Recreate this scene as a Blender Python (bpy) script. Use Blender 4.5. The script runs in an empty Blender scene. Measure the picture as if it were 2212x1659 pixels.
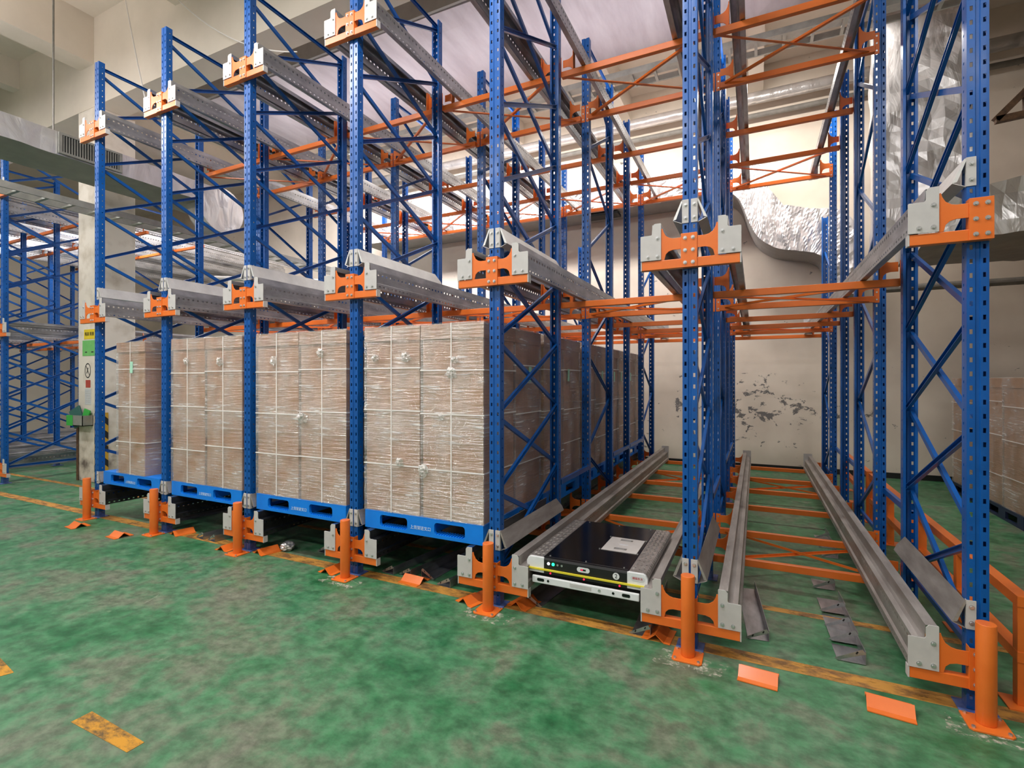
import bpy, bmesh, math, random
from mathutils import Vector, Matrix, noise
random.seed(7)
C = bpy.context.scene.collection
sc = bpy.context.scene
PI = math.pi

# ------------------------------------------------------------------ camera, world, lights, exposure
CAM = (0.0, 0.0, 1.765)
cd = bpy.data.cameras.new('camera'); cam = bpy.data.objects.new('camera', cd); C.objects.link(cam)
cam.location = CAM; YAW = math.atan(527/1084)
cam.rotation_euler = (PI/2, 0, YAW)
cd.sensor_width = 36; cd.lens = 36*1084/2212; cd.shift_y = -8.5/2212; cd.clip_end = 100
sc.camera = cam
sc.view_settings.view_transform = 'Standard'; sc.view_settings.look = 'None'
sc.view_settings.gamma = 1; sc.view_settings.use_curve_mapping = False
sc.view_settings.exposure = 0.3
w = bpy.data.worlds.new('world'); sc.world = w; w.use_nodes = True
w.node_tree.nodes['Background'].inputs[0].default_value = (.9, .93, 1, 1)
w.node_tree.nodes['Background'].inputs[1].default_value = 0.3

def area(name, loc, rot, sx, sy, power, col=(1, .98, .965)):
    l = bpy.data.lights.new(name, 'AREA'); l.shape = 'RECTANGLE'; l.size = sx; l.size_y = sy
    l.energy = power; l.color = col
    o = bpy.data.objects.new(name, l); C.objects.link(o); o.location = loc; o.rotation_euler = rot
    return o
for i, x in enumerate((-14, -9.5, -5.6, -1.6, 2.6)):            # lamp rows over the aisle
    area('aisle_lamp', (x, 1.5, 6.25), (math.radians(18), 0, 0), 1.8, .35, 112 if x < 2 else 48)
    area('aisle_lamp', (x, -2.4, 6.25), (math.radians(10), 0, 0), 1.8, .35, 88 if x < 2 else 45)
area('back_lamp', (-2.6, 8.75, 6.9), (math.radians(28), 0, 0), 4.5, .3, 150, (1, .96, .9))
area('back_lamp', (.8, 8.75, 6.9), (math.radians(25), 0, 0), 1.6, .3, 70, (1, .95, .88))
area('back_lamp', (-7.6, 8.6, 6.9), (math.radians(25), 0, 0), 5.0, .5, 400, (1, .98, 1))
area('side_lamp', (-14, 6.5, 6.4), (0, 0, 0), 3, .4, 200)
area('front_fill', (-3.0, -5.6, 4.3), (math.radians(70), 0, 0), 9, 2.0, 45, (1, .98, .97))  # unseen fill added behind the camera; the front wall has no doorway
for x in (-7.4, -5.2, -3.0, -.9): area('fill_uplight', (x, 6.7, 5.6), (PI, 0, 0), 1.8, .8, 10, (1, .98, 1))  # unseen lamps added above the rack to brighten the broad duct's underside
for x in (-9.5, -3.6, 2.0): area('fill_uplight', (x, 2.2, 6.5), (PI, 0, 0), 1.6, .2, 22, (1, .97, .94))  # added upward spill for the aisle lamps, brightening beam and ceiling
area('lane_fill', (.35, 8.55, 6.3), (math.radians(8), 0, 0), 1.2, .2, 42, (1, .95, .9))  # unseen lamp added to brighten the back wall of the empty lane

# ------------------------------------------------------------------ materials
def lin(c):
    return tuple(((v/255)/12.92 if v/255 <= .04045 else ((v/255+.055)/1.055)**2.4) for v in c)+(1,)
def new_mat(name):
    m = bpy.data.materials.new(name); m.use_nodes = True
    nt = m.node_tree; return m, nt, nt.nodes['Principled BSDF']
def nd(nt, typ, **kw):
    n = nt.nodes.new(typ)
    for k, v in kw.items():
        if k in n.inputs: n.inputs[k].default_value = v
        else: setattr(n, k, v)
    return n
def ramp(nt, stops):
    r = nt.nodes.new('ShaderNodeValToRGB'); e = r.color_ramp.elements
    while len(e) < len(stops): e.new(.5)
    for i, (p, c) in enumerate(stops): e[i].position = p; e[i].color = c
    return r
def coords(nt, scale=(1, 1, 1), kind='Object'):
    tc = nt.nodes.new('ShaderNodeTexCoord'); mp = nt.nodes.new('ShaderNodeMapping')
    mp.inputs['Scale'].default_value = scale; nt.links.new(tc.outputs[kind], mp.inputs['Vector']); return mp.outputs[0]
def simple(name, c1, c2=None, rough=.4, metal=0, scale=8, bump=0, coat=0, stretch=(1, 1, 1), rvar=.08):
    m, nt, b = new_mat(name); L = nt.links.new
    b.inputs['Metallic'].default_value = metal; b.inputs['Roughness'].default_value = rough
    if coat: b.inputs['Coat Weight'].default_value = coat; b.inputs['Coat Roughness'].default_value = .12
    v = coords(nt, stretch)
    n = nd(nt, 'ShaderNodeTexNoise', Scale=scale, Detail=6.0, Roughness=.6); L(v, n.inputs['Vector'])
    c2 = c2 or c1
    r = ramp(nt, [(.35, lin(c1)), (.65, lin(c2))]); L(n.outputs[0], r.inputs[0]); L(r.outputs[0], b.inputs['Base Color'])
    mr = nd(nt, 'ShaderNodeMapRange'); mr.inputs[3].default_value = rough-rvar; mr.inputs[4].default_value = rough+rvar
    L(n.outputs[0], mr.inputs[0]); L(mr.outputs[0], b.inputs['Roughness'])
    if bump:
        bp = nd(nt, 'ShaderNodeBump', Strength=bump, Distance=.01); L(n.outputs[0], bp.inputs['Height']); L(bp.outputs[0], b.inputs['Normal'])
    return m
M = {}
M['blue'] = simple('blue_paint', (3, 78, 152), (5, 88, 170), .34, 0, 5, coat=.08)
M['orange'] = simple('orange_paint', (228, 110, 36), (236, 120, 44), .38, 0, 5, coat=.08)
M['galv'] = simple('galvanized_steel', (150, 150, 152), (196, 196, 198), .36, .85, 9, stretch=(1, .35, 1))
M['galv_shade'] = simple('shade_darkened_galvanized_steel', (96, 97, 100), (130, 131, 134), .3, .95, 9, stretch=(1, .35, 1))  # darkened copy of galvanized steel; shade under the pallets is put into the colour
M['galv_sheen'] = simple('lamp_sheen_galvanized_sheet', (200, 199, 198), (218, 217, 215), .38, .45, 6)  # lighter copy for upper guides; overhead lamp sheen is put into the colour
M['galv_dusty'] = simple('dusty_galvanized_steel', (150, 143, 138), (178, 172, 168), .5, .55, 14, stretch=(1, .2, 1))
M['greyplate'] = simple('grey_painted_steel', (192, 188, 187), (200, 196, 194), .42, 0, 10)
M['whiteplate'] = simple('white_painted_steel', (222, 224, 226), (230, 231, 233), .35, 0, 10)
M['zinc'] = simple('zinc_bolt', (190, 190, 192), (215, 215, 215), .3, .8, 30)
M['pallet'] = simple('blue_plastic', (0, 122, 226), (2, 130, 236), .42, 0, 6)
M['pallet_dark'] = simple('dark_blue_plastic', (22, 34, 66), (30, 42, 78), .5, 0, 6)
M['steelblue'] = simple('worn_blue_plate', (60, 84, 150), (96, 116, 170), .45, 0, 25)
M['black'] = simple('black_gloss', (7, 7, 8), (10, 10, 11), .16, 0, 5, rvar=.03)
M['blackmatt'] = simple('black_matt', (16, 17, 19), (22, 23, 25), .5, 0, 5)
M['yellow'] = simple('yellow_rubber', (218, 200, 40), (228, 210, 60), .5)
M['tread'] = simple('tread_plate_steel', (158, 152, 148), (188, 182, 178), .34, .75, 20)
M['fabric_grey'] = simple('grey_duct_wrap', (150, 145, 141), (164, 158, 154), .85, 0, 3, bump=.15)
M['fabric_lilac'] = simple('lilac_duct_wrap', (200, 188, 196), (220, 210, 217), .75, 0, 1.6, bump=.4, stretch=(3, .6, 1))
M['paper_w'] = simple('white_paper', (205, 205, 208), (215, 215, 217), .7)
M['paper_mint'] = simple('mint_paper', (165, 215, 190), (172, 222, 197), .7)
M['paper_y'] = simple('yellow_notice', (225, 195, 20), (232, 205, 40), .6)
M['paper_g'] = simple('green_notice', (110, 185, 100), (120, 195, 112), .6)
M['paper_gs'] = simple('green_sheet', (50, 165, 60), (60, 172, 70), .6)
M['red'] = simple('red_print', (175, 60, 50), (185, 80, 66), .6)
M['ink'] = simple('dark_ink', (35, 35, 38), (42, 42, 44), .7)
M['redink'] = simple('red_ink', (190, 50, 60), (190, 50, 60), .6)
M['whiteink'] = simple('white_ink', (200, 222, 240), (210, 230, 245), .6)
M['tray'] = simple('cable_tray_steel', (150, 149, 142), (172, 170, 162), .45, .4, 6)
M['cable'] = simple('grey_conduit', (120, 116, 110), (138, 134, 128), .6)
M['rust'] = simple('rusty_steel', (70, 48, 34), (110, 80, 55), .75, 0, 20, bump=.2)
M['green_fold'] = simple('dark_green_folder', (40, 90, 84), (50, 100, 92), .5)
M['strap'] = simple('white_strap', (228, 222, 218), (235, 230, 226), .4)
M['wallpaint'] = simple('cream_plaster', (220, 209, 196), (230, 219, 206), .85, 0, 1.3, bump=.1)

def emit(name, col, s):
    m, nt, b = new_mat(name); b.inputs['Emission Color'].default_value = lin(col); b.inputs['Emission Strength'].default_value = s
    b.inputs['Base Color'].default_value = lin(col); return m
M['led_w'] = emit('white_led', (235, 235, 255), 6); M['led_g'] = emit('green_led', (20, 235, 120), 7); M['led_r'] = emit('red_led', (240, 20, 50), 4)

def foil():
    m, nt, b = new_mat('aluminium_foil'); L = nt.links.new
    b.inputs['Metallic'].default_value = .6; b.inputs['Roughness'].default_value = .3
    v = coords(nt)
    v = coords(nt, (1, 1, .45))
    n = nd(nt, 'ShaderNodeTexNoise', Scale=2.6, Detail=4.0, Distortion=1.6); L(v, n.inputs['Vector'])
    vo = nd(nt, 'ShaderNodeTexVoronoi', Scale=3.2); vo.feature = 'DISTANCE_TO_EDGE'; L(v, vo.inputs['Vector'])
    ad = nd(nt, 'ShaderNodeMath', operation='ADD'); L(n.outputs[0], ad.inputs[0]); L(vo.outputs[0], ad.inputs[1])
    bp = nd(nt, 'ShaderNodeBump', Strength=.5, Distance=.05); L(ad.outputs[0], bp.inputs['Height']); L(bp.outputs[0], b.inputs['Normal'])
    r = ramp(nt, [(.3, lin((205, 201, 199))), (.7, lin((232, 229, 229)))]); L(n.outputs[0], r.inputs[0]); L(r.outputs[0], b.inputs['Base Color'])
    return m
M['foil'] = foil()

def cardboard():
    m, nt, b = new_mat('cardboard'); L = nt.links.new
    v = coords(nt); n = nd(nt, 'ShaderNodeTexNoise', Scale=2.5, Detail=8.0); L(v, n.inputs['Vector'])
    v2 = coords(nt, (1, 1, .02)); n2 = nd(nt, 'ShaderNodeTexNoise', Scale=90.0, Detail=2.0); L(v2, n2.inputs['Vector'])
    mx = nd(nt, 'ShaderNodeMath', operation='ADD'); L(n.outputs[0], mx.inputs[0])
    mu = nd(nt, 'ShaderNodeMath', operation='MULTIPLY'); L(n2.outputs[0], mu.inputs[0]); mu.inputs[1].default_value = .35; L(mu.outputs[0], mx.inputs[1])
    r = ramp(nt, [(.45, lin((158, 115, 84))), (.85, lin((188, 143, 110)))]); L(mx.outputs[0], r.inputs[0]); L(r.outputs[0], b.inputs['Base Color'])
    b.inputs['Roughness'].default_value = .8; return m
M['card'] = cardboard()

def film():
    m, nt, b = new_mat('stretch_film'); L = nt.links.new
    out = nt.nodes['Material Output']; nt.nodes.remove(b)
    tr = nd(nt, 'ShaderNodeBsdfTransparent'); gl = nd(nt, 'ShaderNodeBsdfGlossy', Roughness=.14); di = nd(nt, 'ShaderNodeBsdfDiffuse')
    di.inputs[0].default_value = (.84, .79, .77, 1); gl.inputs[0].default_value = (1, 1, 1, 1)
    tc = nt.nodes.new('ShaderNodeTexCoord'); mp = nt.nodes.new('ShaderNodeMapping'); mp.inputs['Rotation'].default_value = (.22, .17, 0); mp.inputs['Scale'].default_value = (1.6, 1.6, 26)
    L(tc.outputs['Object'], mp.inputs['Vector'])
    n = nd(nt, 'ShaderNodeTexNoise', Scale=2.6, Detail=5.0, Distortion=.5); L(mp.outputs[0], n.inputs['Vector'])
    n2 = nd(nt, 'ShaderNodeTexNoise', Scale=3.2, Detail=3.0); L(coords(nt), n2.inputs['Vector'])
    bp = nd(nt, 'ShaderNodeBump', Strength=.8, Distance=.03); L(n.outputs[0], bp.inputs['Height']); L(bp.outputs[0], gl.inputs['Normal'])
    r1 = ramp(nt, [(.40, (.05, .05, .05, 1)), (.62, (.8, .8, .8, 1))]); L(n2.outputs[0], r1.inputs[0])
    r2 = ramp(nt, [(.56, (0, 0, 0, 1)), (.66, (.75, .75, .75, 1))]); L(n.outputs[0], r2.inputs[0])
    mul = nd(nt, 'ShaderNodeMath', operation='MULTIPLY'); mul.use_clamp = True
    add = nd(nt, 'ShaderNodeMath', operation='ADD'); L(r2.outputs[0], add.inputs[0]); add.inputs[1].default_value = .34
    L(r1.outputs[0], mul.inputs[0]); L(add.outputs[0], mul.inputs[1])
    m1 = nd(nt, 'ShaderNodeMixShader'); L(mul.outputs[0], m1.inputs[0]); L(tr.outputs[0], m1.inputs[1]); L(di.outputs[0], m1.inputs[2])
    m2 = nd(nt, 'ShaderNodeMixShader'); m2.inputs[0].default_value = .24; L(m1.outputs[0], m2.inputs[1]); L(gl.outputs[0], m2.inputs[2])
    L(m2.outputs[0], out.inputs[0]); return m
M['film'] = film()

def floor_mat():
    m, nt, b = new_mat('green_epoxy_floor'); L = nt.links.new
    v = coords(nt, (1, 1, 1))
    n1 = nd(nt, 'ShaderNodeTexNoise', Scale=.62, Detail=5.0, Roughness=.65, Distortion=.5); L(v, n1.inputs['Vector'])
    n2 = nd(nt, 'ShaderNodeTexNoise', Scale=3.8, Detail=9.0, Roughness=.62, Distortion=.35); L(v, n2.inputs['Vector'])
    n3 = nd(nt, 'ShaderNodeTexNoise', Scale=10.0, Detail=9.0, Roughness=.66); L(coords(nt, (1, 1.2, 1)), n3.inputs['Vector'])
    r1 = ramp(nt, [(.30, lin((38, 104, 62))), (.45, lin((68, 124, 84))), (.54, lin((86, 128, 94))), (.62, lin((102, 122, 96))), (.76, lin((114, 120, 102)))])
    ad = nd(nt, 'ShaderNodeMath', operation='MULTIPLY_ADD'); L(n2.outputs[0], ad.inputs[0]); ad.inputs[1].default_value = .85
    L(n1.outputs[0], ad.inputs[2]); sb = nd(nt, 'ShaderNodeMath', operation='SUBTRACT'); L(ad.outputs[0], sb.inputs[0]); sb.inputs[1].default_value = .40
    L(sb.outputs[0], r1.inputs[0])
    r3 = ramp(nt, [(.36, (.58, .60, .58, 1)), (.62, (1.22, 1.2, 1.22, 1))]); L(n3.outputs[0], r3.inputs[0])
    mx = nd(nt, 'ShaderNodeMix', data_type='RGBA', blend_type='MULTIPLY'); mx.inputs[0].default_value = 1.0
    L(r1.outputs[0], mx.inputs[6]); L(r3.outputs[0], mx.inputs[7])
    # pale scuffs
    n4 = nd(nt, 'ShaderNodeTexNoise', Scale=3.0, Detail=10.0, Roughness=.75, Distortion=1.5); L(coords(nt, (1.2, .7, 1)), n4.inputs['Vector'])
    r4 = ramp(nt, [(.66, (0, 0, 0, 1)), (.74, (.7, .7, .7, 1))]); L(n4.outputs[0], r4.inputs[0])
    m2 = nd(nt, 'ShaderNodeMix', data_type='RGBA'); L(r4.outputs[0], m2.inputs[0]); L(mx.outputs[2], m2.inputs[6]); m2.inputs[7].default_value = lin((178, 184, 160))
    L(m2.outputs[2], b.inputs['Base Color'])
    rr = nd(nt, 'ShaderNodeMapRange'); rr.inputs[3].default_value = .28; rr.inputs[4].default_value = .6; L(n2.outputs[0], rr.inputs[0]); L(rr.outputs[0], b.inputs['Roughness'])
    bp = nd(nt, 'ShaderNodeBump', Strength=.12, Distance=.01); L(n3.outputs[0], bp.inputs['Height']); L(bp.outputs[0], b.inputs['Normal'])
    return m
M['floor'] = floor_mat()

def worn(name, c1, c2, keep=.5, scale=5, st=(.6, 2.5, 1)):
    m, nt, b = new_mat(name); L = nt.links.new; out = nt.nodes['Material Output']
    n = nd(nt, 'ShaderNodeTexNoise', Scale=scale, Detail=9.0, Roughness=.7); L(coords(nt, (1, 2, 1)), n.inputs['Vector'])
    r = ramp(nt, [(.40, lin(c1)), (.56, lin(c2))]); L(n.outputs[0], r.inputs[0]); L(r.outputs[0], b.inputs['Base Color']); b.inputs['Roughness'].default_value = .6
    n2 = nd(nt, 'ShaderNodeTexNoise', Scale=scale*1.7, Detail=10.0, Roughness=.75); L(coords(nt, st), n2.inputs['Vector'])
    r2 = ramp(nt, [(keep-.05, (1, 1, 1, 1)), (keep+.08, (0, 0, 0, 1))]); L(n2.outputs[0], r2.inputs[0]); L(r2.outputs[0], b.inputs['Alpha'])
    return m
M['line'] = worn('worn_yellow_line', (120, 84, 48), (196, 140, 60), .6)
M['dash'] = worn('yellow_floor_dash', (92, 72, 40), (204, 144, 32), .66, 6, (1, 1, 1))
M['chips'] = worn('pale_concrete_chips', (190, 190, 170), (205, 205, 185), .40, 9, (1, 1.3, 1))

def wall_mat():
    m, nt, b = new_mat('peeling_cream_wall'); L = nt.links.new; b.inputs['Roughness'].default_value = .85
    tc = nt.nodes.new('ShaderNodeTexCoord'); sp = nd(nt, 'ShaderNodeSeparateXYZ'); L(tc.outputs['Object'], sp.inputs[0])
    n = nd(nt, 'ShaderNodeTexNoise', Scale=1.1, Detail=8.0); L(tc.outputs['Object'], n.inputs['Vector'])
    r = ramp(nt, [(.3, lin((204, 190, 175))), (.7, lin((226, 213, 198)))]); L(n.outputs[0], r.inputs[0])
    # peeled patches: only in a band about a metre up behind the rack
    def band(out, c, wd):
        a = nd(nt, 'ShaderNodeMath', operation='SUBTRACT'); L(out, a.inputs[0]); a.inputs[1].default_value = c
        d = nd(nt, 'ShaderNodeMath', operation='ABSOLUTE'); L(a.outputs[0], d.inputs[0])
        e = nd(nt, 'ShaderNodeMapRange'); e.inputs[1].default_value = 0; e.inputs[2].default_value = wd; e.inputs[3].default_value = 1; e.inputs[4].default_value = 0; L(d.outputs[0], e.inputs[0]); return e.outputs[0]
    bz = band(sp.outputs['Z'], 1.2, .95); bx = band(sp.outputs['X'], -.2, 3.0)
    mm = nd(nt, 'ShaderNodeMath', operation='MULTIPLY'); L(bz, mm.inputs[0]); L(bx, mm.inputs[1])
    n2 = nd(nt, 'ShaderNodeTexNoise', Scale=3.4, Detail=7.0, Roughness=.72, Distortion=.4); L(coords(nt, (1, 1, 1.5)), n2.inputs['Vector'])
    ms = nd(nt, 'ShaderNodeMath', operation='MULTIPLY_ADD'); L(mm.outputs[0], ms.inputs[0]); ms.inputs[1].default_value = .16; L(n2.outputs[0], ms.inputs[2])
    r2 = ramp(nt, [(.665, (0, 0, 0, 1)), (.68, (1, 1, 1, 1))]); L(ms.outputs[0], r2.inputs[0])
    mx = nd(nt, 'ShaderNodeMix', data_type='RGBA'); L(r2.outputs[0], mx.inputs[0]); L(r.outputs[0], mx.inputs[6]); mx.inputs[7].default_value = lin((112, 108, 106))
    L(mx.outputs[2], b.inputs['Base Color'])
    bp = nd(nt, 'ShaderNodeBump', Strength=.4, Distance=.01); bp.invert = True; L(r2.outputs[0], bp.inputs['Height']); L(bp.outputs[0], b.inputs['Normal'])
    return m
M['wall'] = wall_mat()
def column_mat():
    m, nt, b = new_mat('stained_column_plaster'); L = nt.links.new; b.inputs['Roughness'].default_value = .85
    tc = nt.nodes.new('ShaderNodeTexCoord'); sp = nd(nt, 'ShaderNodeSeparateXYZ'); L(tc.outputs['Object'], sp.inputs[0])
    n = nd(nt, 'ShaderNodeTexNoise', Scale=4.0, Detail=8.0); L(tc.outputs['Object'], n.inputs['Vector'])
    e = nd(nt, 'ShaderNodeMapRange'); e.inputs[1].default_value = 0; e.inputs[2].default_value = 1.1; e.inputs[3].default_value = .3; e.inputs[4].default_value = 0; L(sp.outputs['Z'], e.inputs[0])
    s = nd(nt, 'ShaderNodeMath', operation='ADD'); L(n.outputs[0], s.inputs[0]); L(e.outputs[0], s.inputs[1])
    r = ramp(nt, [(.5, lin((226, 216, 205))), (.72, lin((200, 187, 172))), (.92, lin((104, 92, 84)))]); L(s.outputs[0], r.inputs[0]); L(r.outputs[0], b.inputs['Base Color'])
    return m
M['column'] = column_mat()
def hazard():
    m, nt, b = new_mat('hazard_stripes'); L = nt.links.new
    tc = nt.nodes.new('ShaderNodeTexCoord'); sp = nd(nt, 'ShaderNodeSeparateXYZ'); L(tc.outputs['Object'], sp.inputs[0])
    a = nd(nt, 'ShaderNodeMath', operation='ADD'); L(sp.outputs['Z'], a.inputs[0]); L(sp.outputs['Y'], a.inputs[1])
    f = nd(nt, 'ShaderNodeMath', operation='PINGPONG'); L(a.outputs[0], f.inputs[0]); f.inputs[1].default_value = .12
    r = ramp(nt, [(.49, lin((28, 26, 26))), (.5, lin((196, 150, 40)))]); r.color_ramp.interpolation = 'CONSTANT'
    dv = nd(nt, 'ShaderNodeMath', operation='DIVIDE'); L(f.outputs[0], dv.inputs[0]); dv.inputs[1].default_value = .12
    L(dv.outputs[0], r.inputs[0]); L(r.outputs[0], b.inputs['Base Color']); b.inputs['Roughness'].default_value = .6; return m
M['hazard'] = hazard()

# ------------------------------------------------------------------ mesh helpers
class MB:
    def __init__(s): s.v = []; s.f = []
    def add(s, vs, fs):
        k = len(s.v); s.v += [tuple(p) for p in vs]; s.f += [tuple(i+k for i in f) for f in fs]; return s
    def box(s, x0, x1, y0, y1, z0, z1):
        return s.add([(x0, y0, z0), (x1, y0, z0), (x1, y1, z0), (x0, y1, z0), (x0, y0, z1), (x1, y0, z1), (x1, y1, z1), (x0, y1, z1)],
                     [(0, 3, 2, 1), (4, 5, 6, 7), (0, 1, 5, 4), (1, 2, 6, 5), (2, 3, 7, 6), (3, 0, 4, 7)])
    def prism(s, poly, axis, c0, c1):
        f = {'y': lambda a, b, c: (a, c, b), 'x': lambda a, b, c: (c, a, b), 'z': lambda a, b, c: (a, b, c)}[axis]
        n = len(poly); vs = [f(a, b, c0) for a, b in poly]+[f(a, b, c1) for a, b in poly]
        return s.add(vs, [tuple(range(n)), tuple(range(2*n-1, n-1, -1))]+[(i, (i+1) % n, (i+1) % n+n, i+n) for i in range(n)])
    def bar(s, p, q, poly, up=(0, 0, 1)):
        p = Vector(p); q = Vector(q); d = (q-p).normalized(); u = Vector(up)
        r = d.cross(u)
        if r.length < 1e-4: r = d.cross(Vector((0, 1, 0)))
        r.normalize(); u = r.cross(d)
        n = len(poly); vs = [p+r*a+u*b for a, b in poly]+[q+r*a+u*b for a, b in poly]
        return s.add(vs, [tuple(range(n)), tuple(range(2*n-1, n-1, -1))]+[(i, (i+1) % n, (i+1) % n+n, i+n) for i in range(n)])
    def cyl(s, p, q, r, n=16, r2=None):
        p = Vector(p); q = Vector(q); d = (q-p).normalized(); a = d.orthogonal().normalized(); b = d.cross(a); r2 = r if r2 is None else r2
        ring = lambda c, rr: [c+a*rr*math.cos(2*PI*i/n)+b*rr*math.sin(2*PI*i/n) for i in range(n)]
        return s.add(ring(p, r)+ring(q, r2), [tuple(range(n)), tuple(range(2*n-1, n-1, -1))]+[(i, (i+1) % n, (i+1) % n+n, i+n) for i in range(n)])
    def tube(s, pts, r, n=8):
        rings = []
        for i, p in enumerate(pts):
            p = Vector(p); d = (Vector(pts[min(i+1, len(pts)-1)])-Vector(pts[max(i-1, 0)])).normalized()
            a = d.cross(Vector((0, 1, .05))).normalized(); b = d.cross(a)
            rings.append([p+a*r*math.cos(2*PI*k/n)+b*r*math.sin(2*PI*k/n) for k in range(n)])
        vs = [v for rg in rings for v in rg]; fs = []
        for i in range(len(pts)-1):
            for k in range(n): fs.append((i*n+k, i*n+(k+1) % n, (i+1)*n+(k+1) % n, (i+1)*n+k))
        fs += [tuple(range(n)), tuple(range(len(vs)-n, len(vs)))]
        return s.add(vs, fs)
    def mesh(s, name, m, smooth=False, bevel=0, solid=0):
        me = bpy.data.meshes.new(name); bm = bmesh.new()
        vv = [bm.verts.new(p) for p in s.v]
        for f in s.f:
            try: bm.faces.new([vv[i] for i in f])
            except ValueError: pass
        if not solid: bmesh.ops.recalc_face_normals(bm, faces=bm.faces)
        bm.to_mesh(me); bm.free(); me.materials.append(m)
        if smooth: me.polygons.foreach_set('use_smooth', [True]*len(me.polygons))
        if bevel or solid:
            o = bpy.data.objects.new('t', me); C.objects.link(o)
            if solid: md = o.modifiers.new('s', 'SOLIDIFY'); md.thickness = solid; md.offset = 0
            if bevel: md = o.modifiers.new('b', 'BEVEL'); md.width = bevel; md.segments = 2; md.limit_method = 'ANGLE'
            bpy.context.view_layer.update(); dg = bpy.context.evaluated_depsgraph_get()
            me2 = bpy.data.meshes.new_from_object(o.evaluated_get(dg)); me2.name = name
            bpy.data.objects.remove(o); me = me2
        return me

def link(name, me, parent=None, loc=None, rot=None, scale=None):
    o = bpy.data.objects.new(name, me); C.objects.link(o)
    if parent: o.parent = parent
    if loc: o.location = loc
    if rot: o.rotation_euler = rot
    if scale: o.scale = scale
    return o
def tag(o, label, cat, group=None, kind=None):
    o['label'] = label; o['category'] = cat
    if group: o['group'] = group
    o['kind'] = kind or 'thing'
    return o
def thing(name, label, cat, loc=(0, 0, 0), rz=0, group=None):
    return tag(link(name, None, None, loc, (0, 0, rz)), label, cat, group)
def struct(name, me, loc=None):
    o = link(name, me, None, loc); o['kind'] = 'structure'; return o

def gp(px, py, z=0.0):
    """floor-plan point of something seen at that place in the photograph, at height z"""
    zc = (CAM[2]-z)*1084/(py-821); xr = (px-1106)/1084*zc
    c, s_ = math.cos(YAW), math.sin(YAW)
    return (xr*c-zc*s_, zc*c+xr*s_)

# ------------------------------------------------------------------ layout numbers
PX = 1.451
ROWS = [1.060-PX*i for i in range(6, -1, -1)]     # x of the seven upright rows A..G
Y0 = 3.48
ST = [Y0+d for d in (0, 1.29, 2.33, 3.39, 4.43, 5.54, 6.55)]
LV = [.135, 2.50, 4.865]
HT = 5.87
BACK = 11.1
CEIL = 8.0
ROWN = ['leftmost row', 'second row from left', 'third row from left', 'fourth row from left', 'fifth row, left of the shuttle', 'sixth row, right of the shuttle', 'rightmost row']
LANE = ['leftmost lane', 'second lane from left', 'third lane from left', 'fourth lane, left of shuttle', 'shuttle lane', 'empty rightmost lane']
LVN = ['lowest level', 'middle level', 'top level']
ORD = ['front', 'first', 'second', 'third', 'fourth', 'fifth', 'sixth']

# ------------------------------------------------------------------ setting
struct('floor', MB().box(-22, 6.5, -6, BACK+.1, -.1, 0).mesh('floor', M['floor']))
struct('ceiling', MB().box(-22, 6.5, -6, BACK+.1, CEIL, CEIL+.15).mesh('ceiling', M['wallpaint']))
struct('wall_back', MB().box(-22, 6.5, BACK, BACK+.15, 0, CEIL).mesh('wall_back', M['wall']))
struct('wall_right', MB().box(5.2, 5.35, -6, BACK, 0, CEIL).mesh('wall_right', simple('brownish_plaster', (150, 138, 124), (168, 154, 140), .85, 0, 1.3)))
struct('wall_left', MB().box(-22, -21.85, -6, BACK, 0, CEIL).mesh('wall_left', M['wallpaint']))
struct('wall_front', MB().box(-22, 6.5, -6.15, -6, 0, CEIL).mesh('wall_front', M['wallpaint']))
struct('baseboard_back', MB().box(-22, 5.2, BACK-.015, BACK, 0, .1).mesh('bb', M['blackmatt']))
# ceiling beams and the column
k = 1
struct('trim_%d' % k, MB().box(-21.85, 5.2, 4.62, 5.05, 6.47, CEIL).mesh('main_beam', M['wallpaint'])); k += 1
for x in (-13.1, -10.46, -7.8, -5.2, -2.6, 0.0, 2.7):
    wd = .22 if x == -10.46 else .13
    struct('trim_%d' % k, MB().box(x-wd, x+wd, -6, 4.62, 7.2 if wd > .2 else 7.45, CEIL).mesh('joist', M['wallpaint'])); k += 1
    struct('trim_%d' % k, MB().box(x-wd, x+wd, 5.05, BACK, 7.48, CEIL).mesh('joist', M['wallpaint'])); k += 1
col = struct('trim_%d' % k, MB().box(-10.76, -10.16, 4.62, 5.22, 0, 6.47).mesh('column', M['column'], bevel=.01)); col['label'] = 'square cream concrete column'
# floor lines
def decal(name, pts, m, z=.0015, t=.001):
    return MB().prism(pts, 'z', z-t, z).mesh(name, m)
def strip_line(x0, x1, y0, y1, z): return MB().box(x0, x1, y0, y1, z-.001, z).mesh('line', M['line'])
tag(link('floor_line', strip_line(-21, 5.1, 3.47, 3.60, .0015)), 'worn yellow floor line running under the front uprights', 'floor marking')
tag(link('floor_line', strip_line(-21, 5.1, 4.32, 4.40, .0015)), 'thinner yellow floor line crossing the lanes behind the front uprights', 'floor marking')
for pts, lab in ((((153, 1560), (199, 1537), (312, 1604), (274, 1626)), 'yellow paint dash on the green floor, whole one nearest the camera'),
                 (((-60, 1400), (0, 1421), (30, 1453), (-30, 1470)), 'yellow paint dash cut off by the left picture edge')):
    q = [gp(a, b) for a, b in pts]
    tag(link('floor_dash', decal('dash', q, M['dash'])), lab, 'floor marking')

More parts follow.
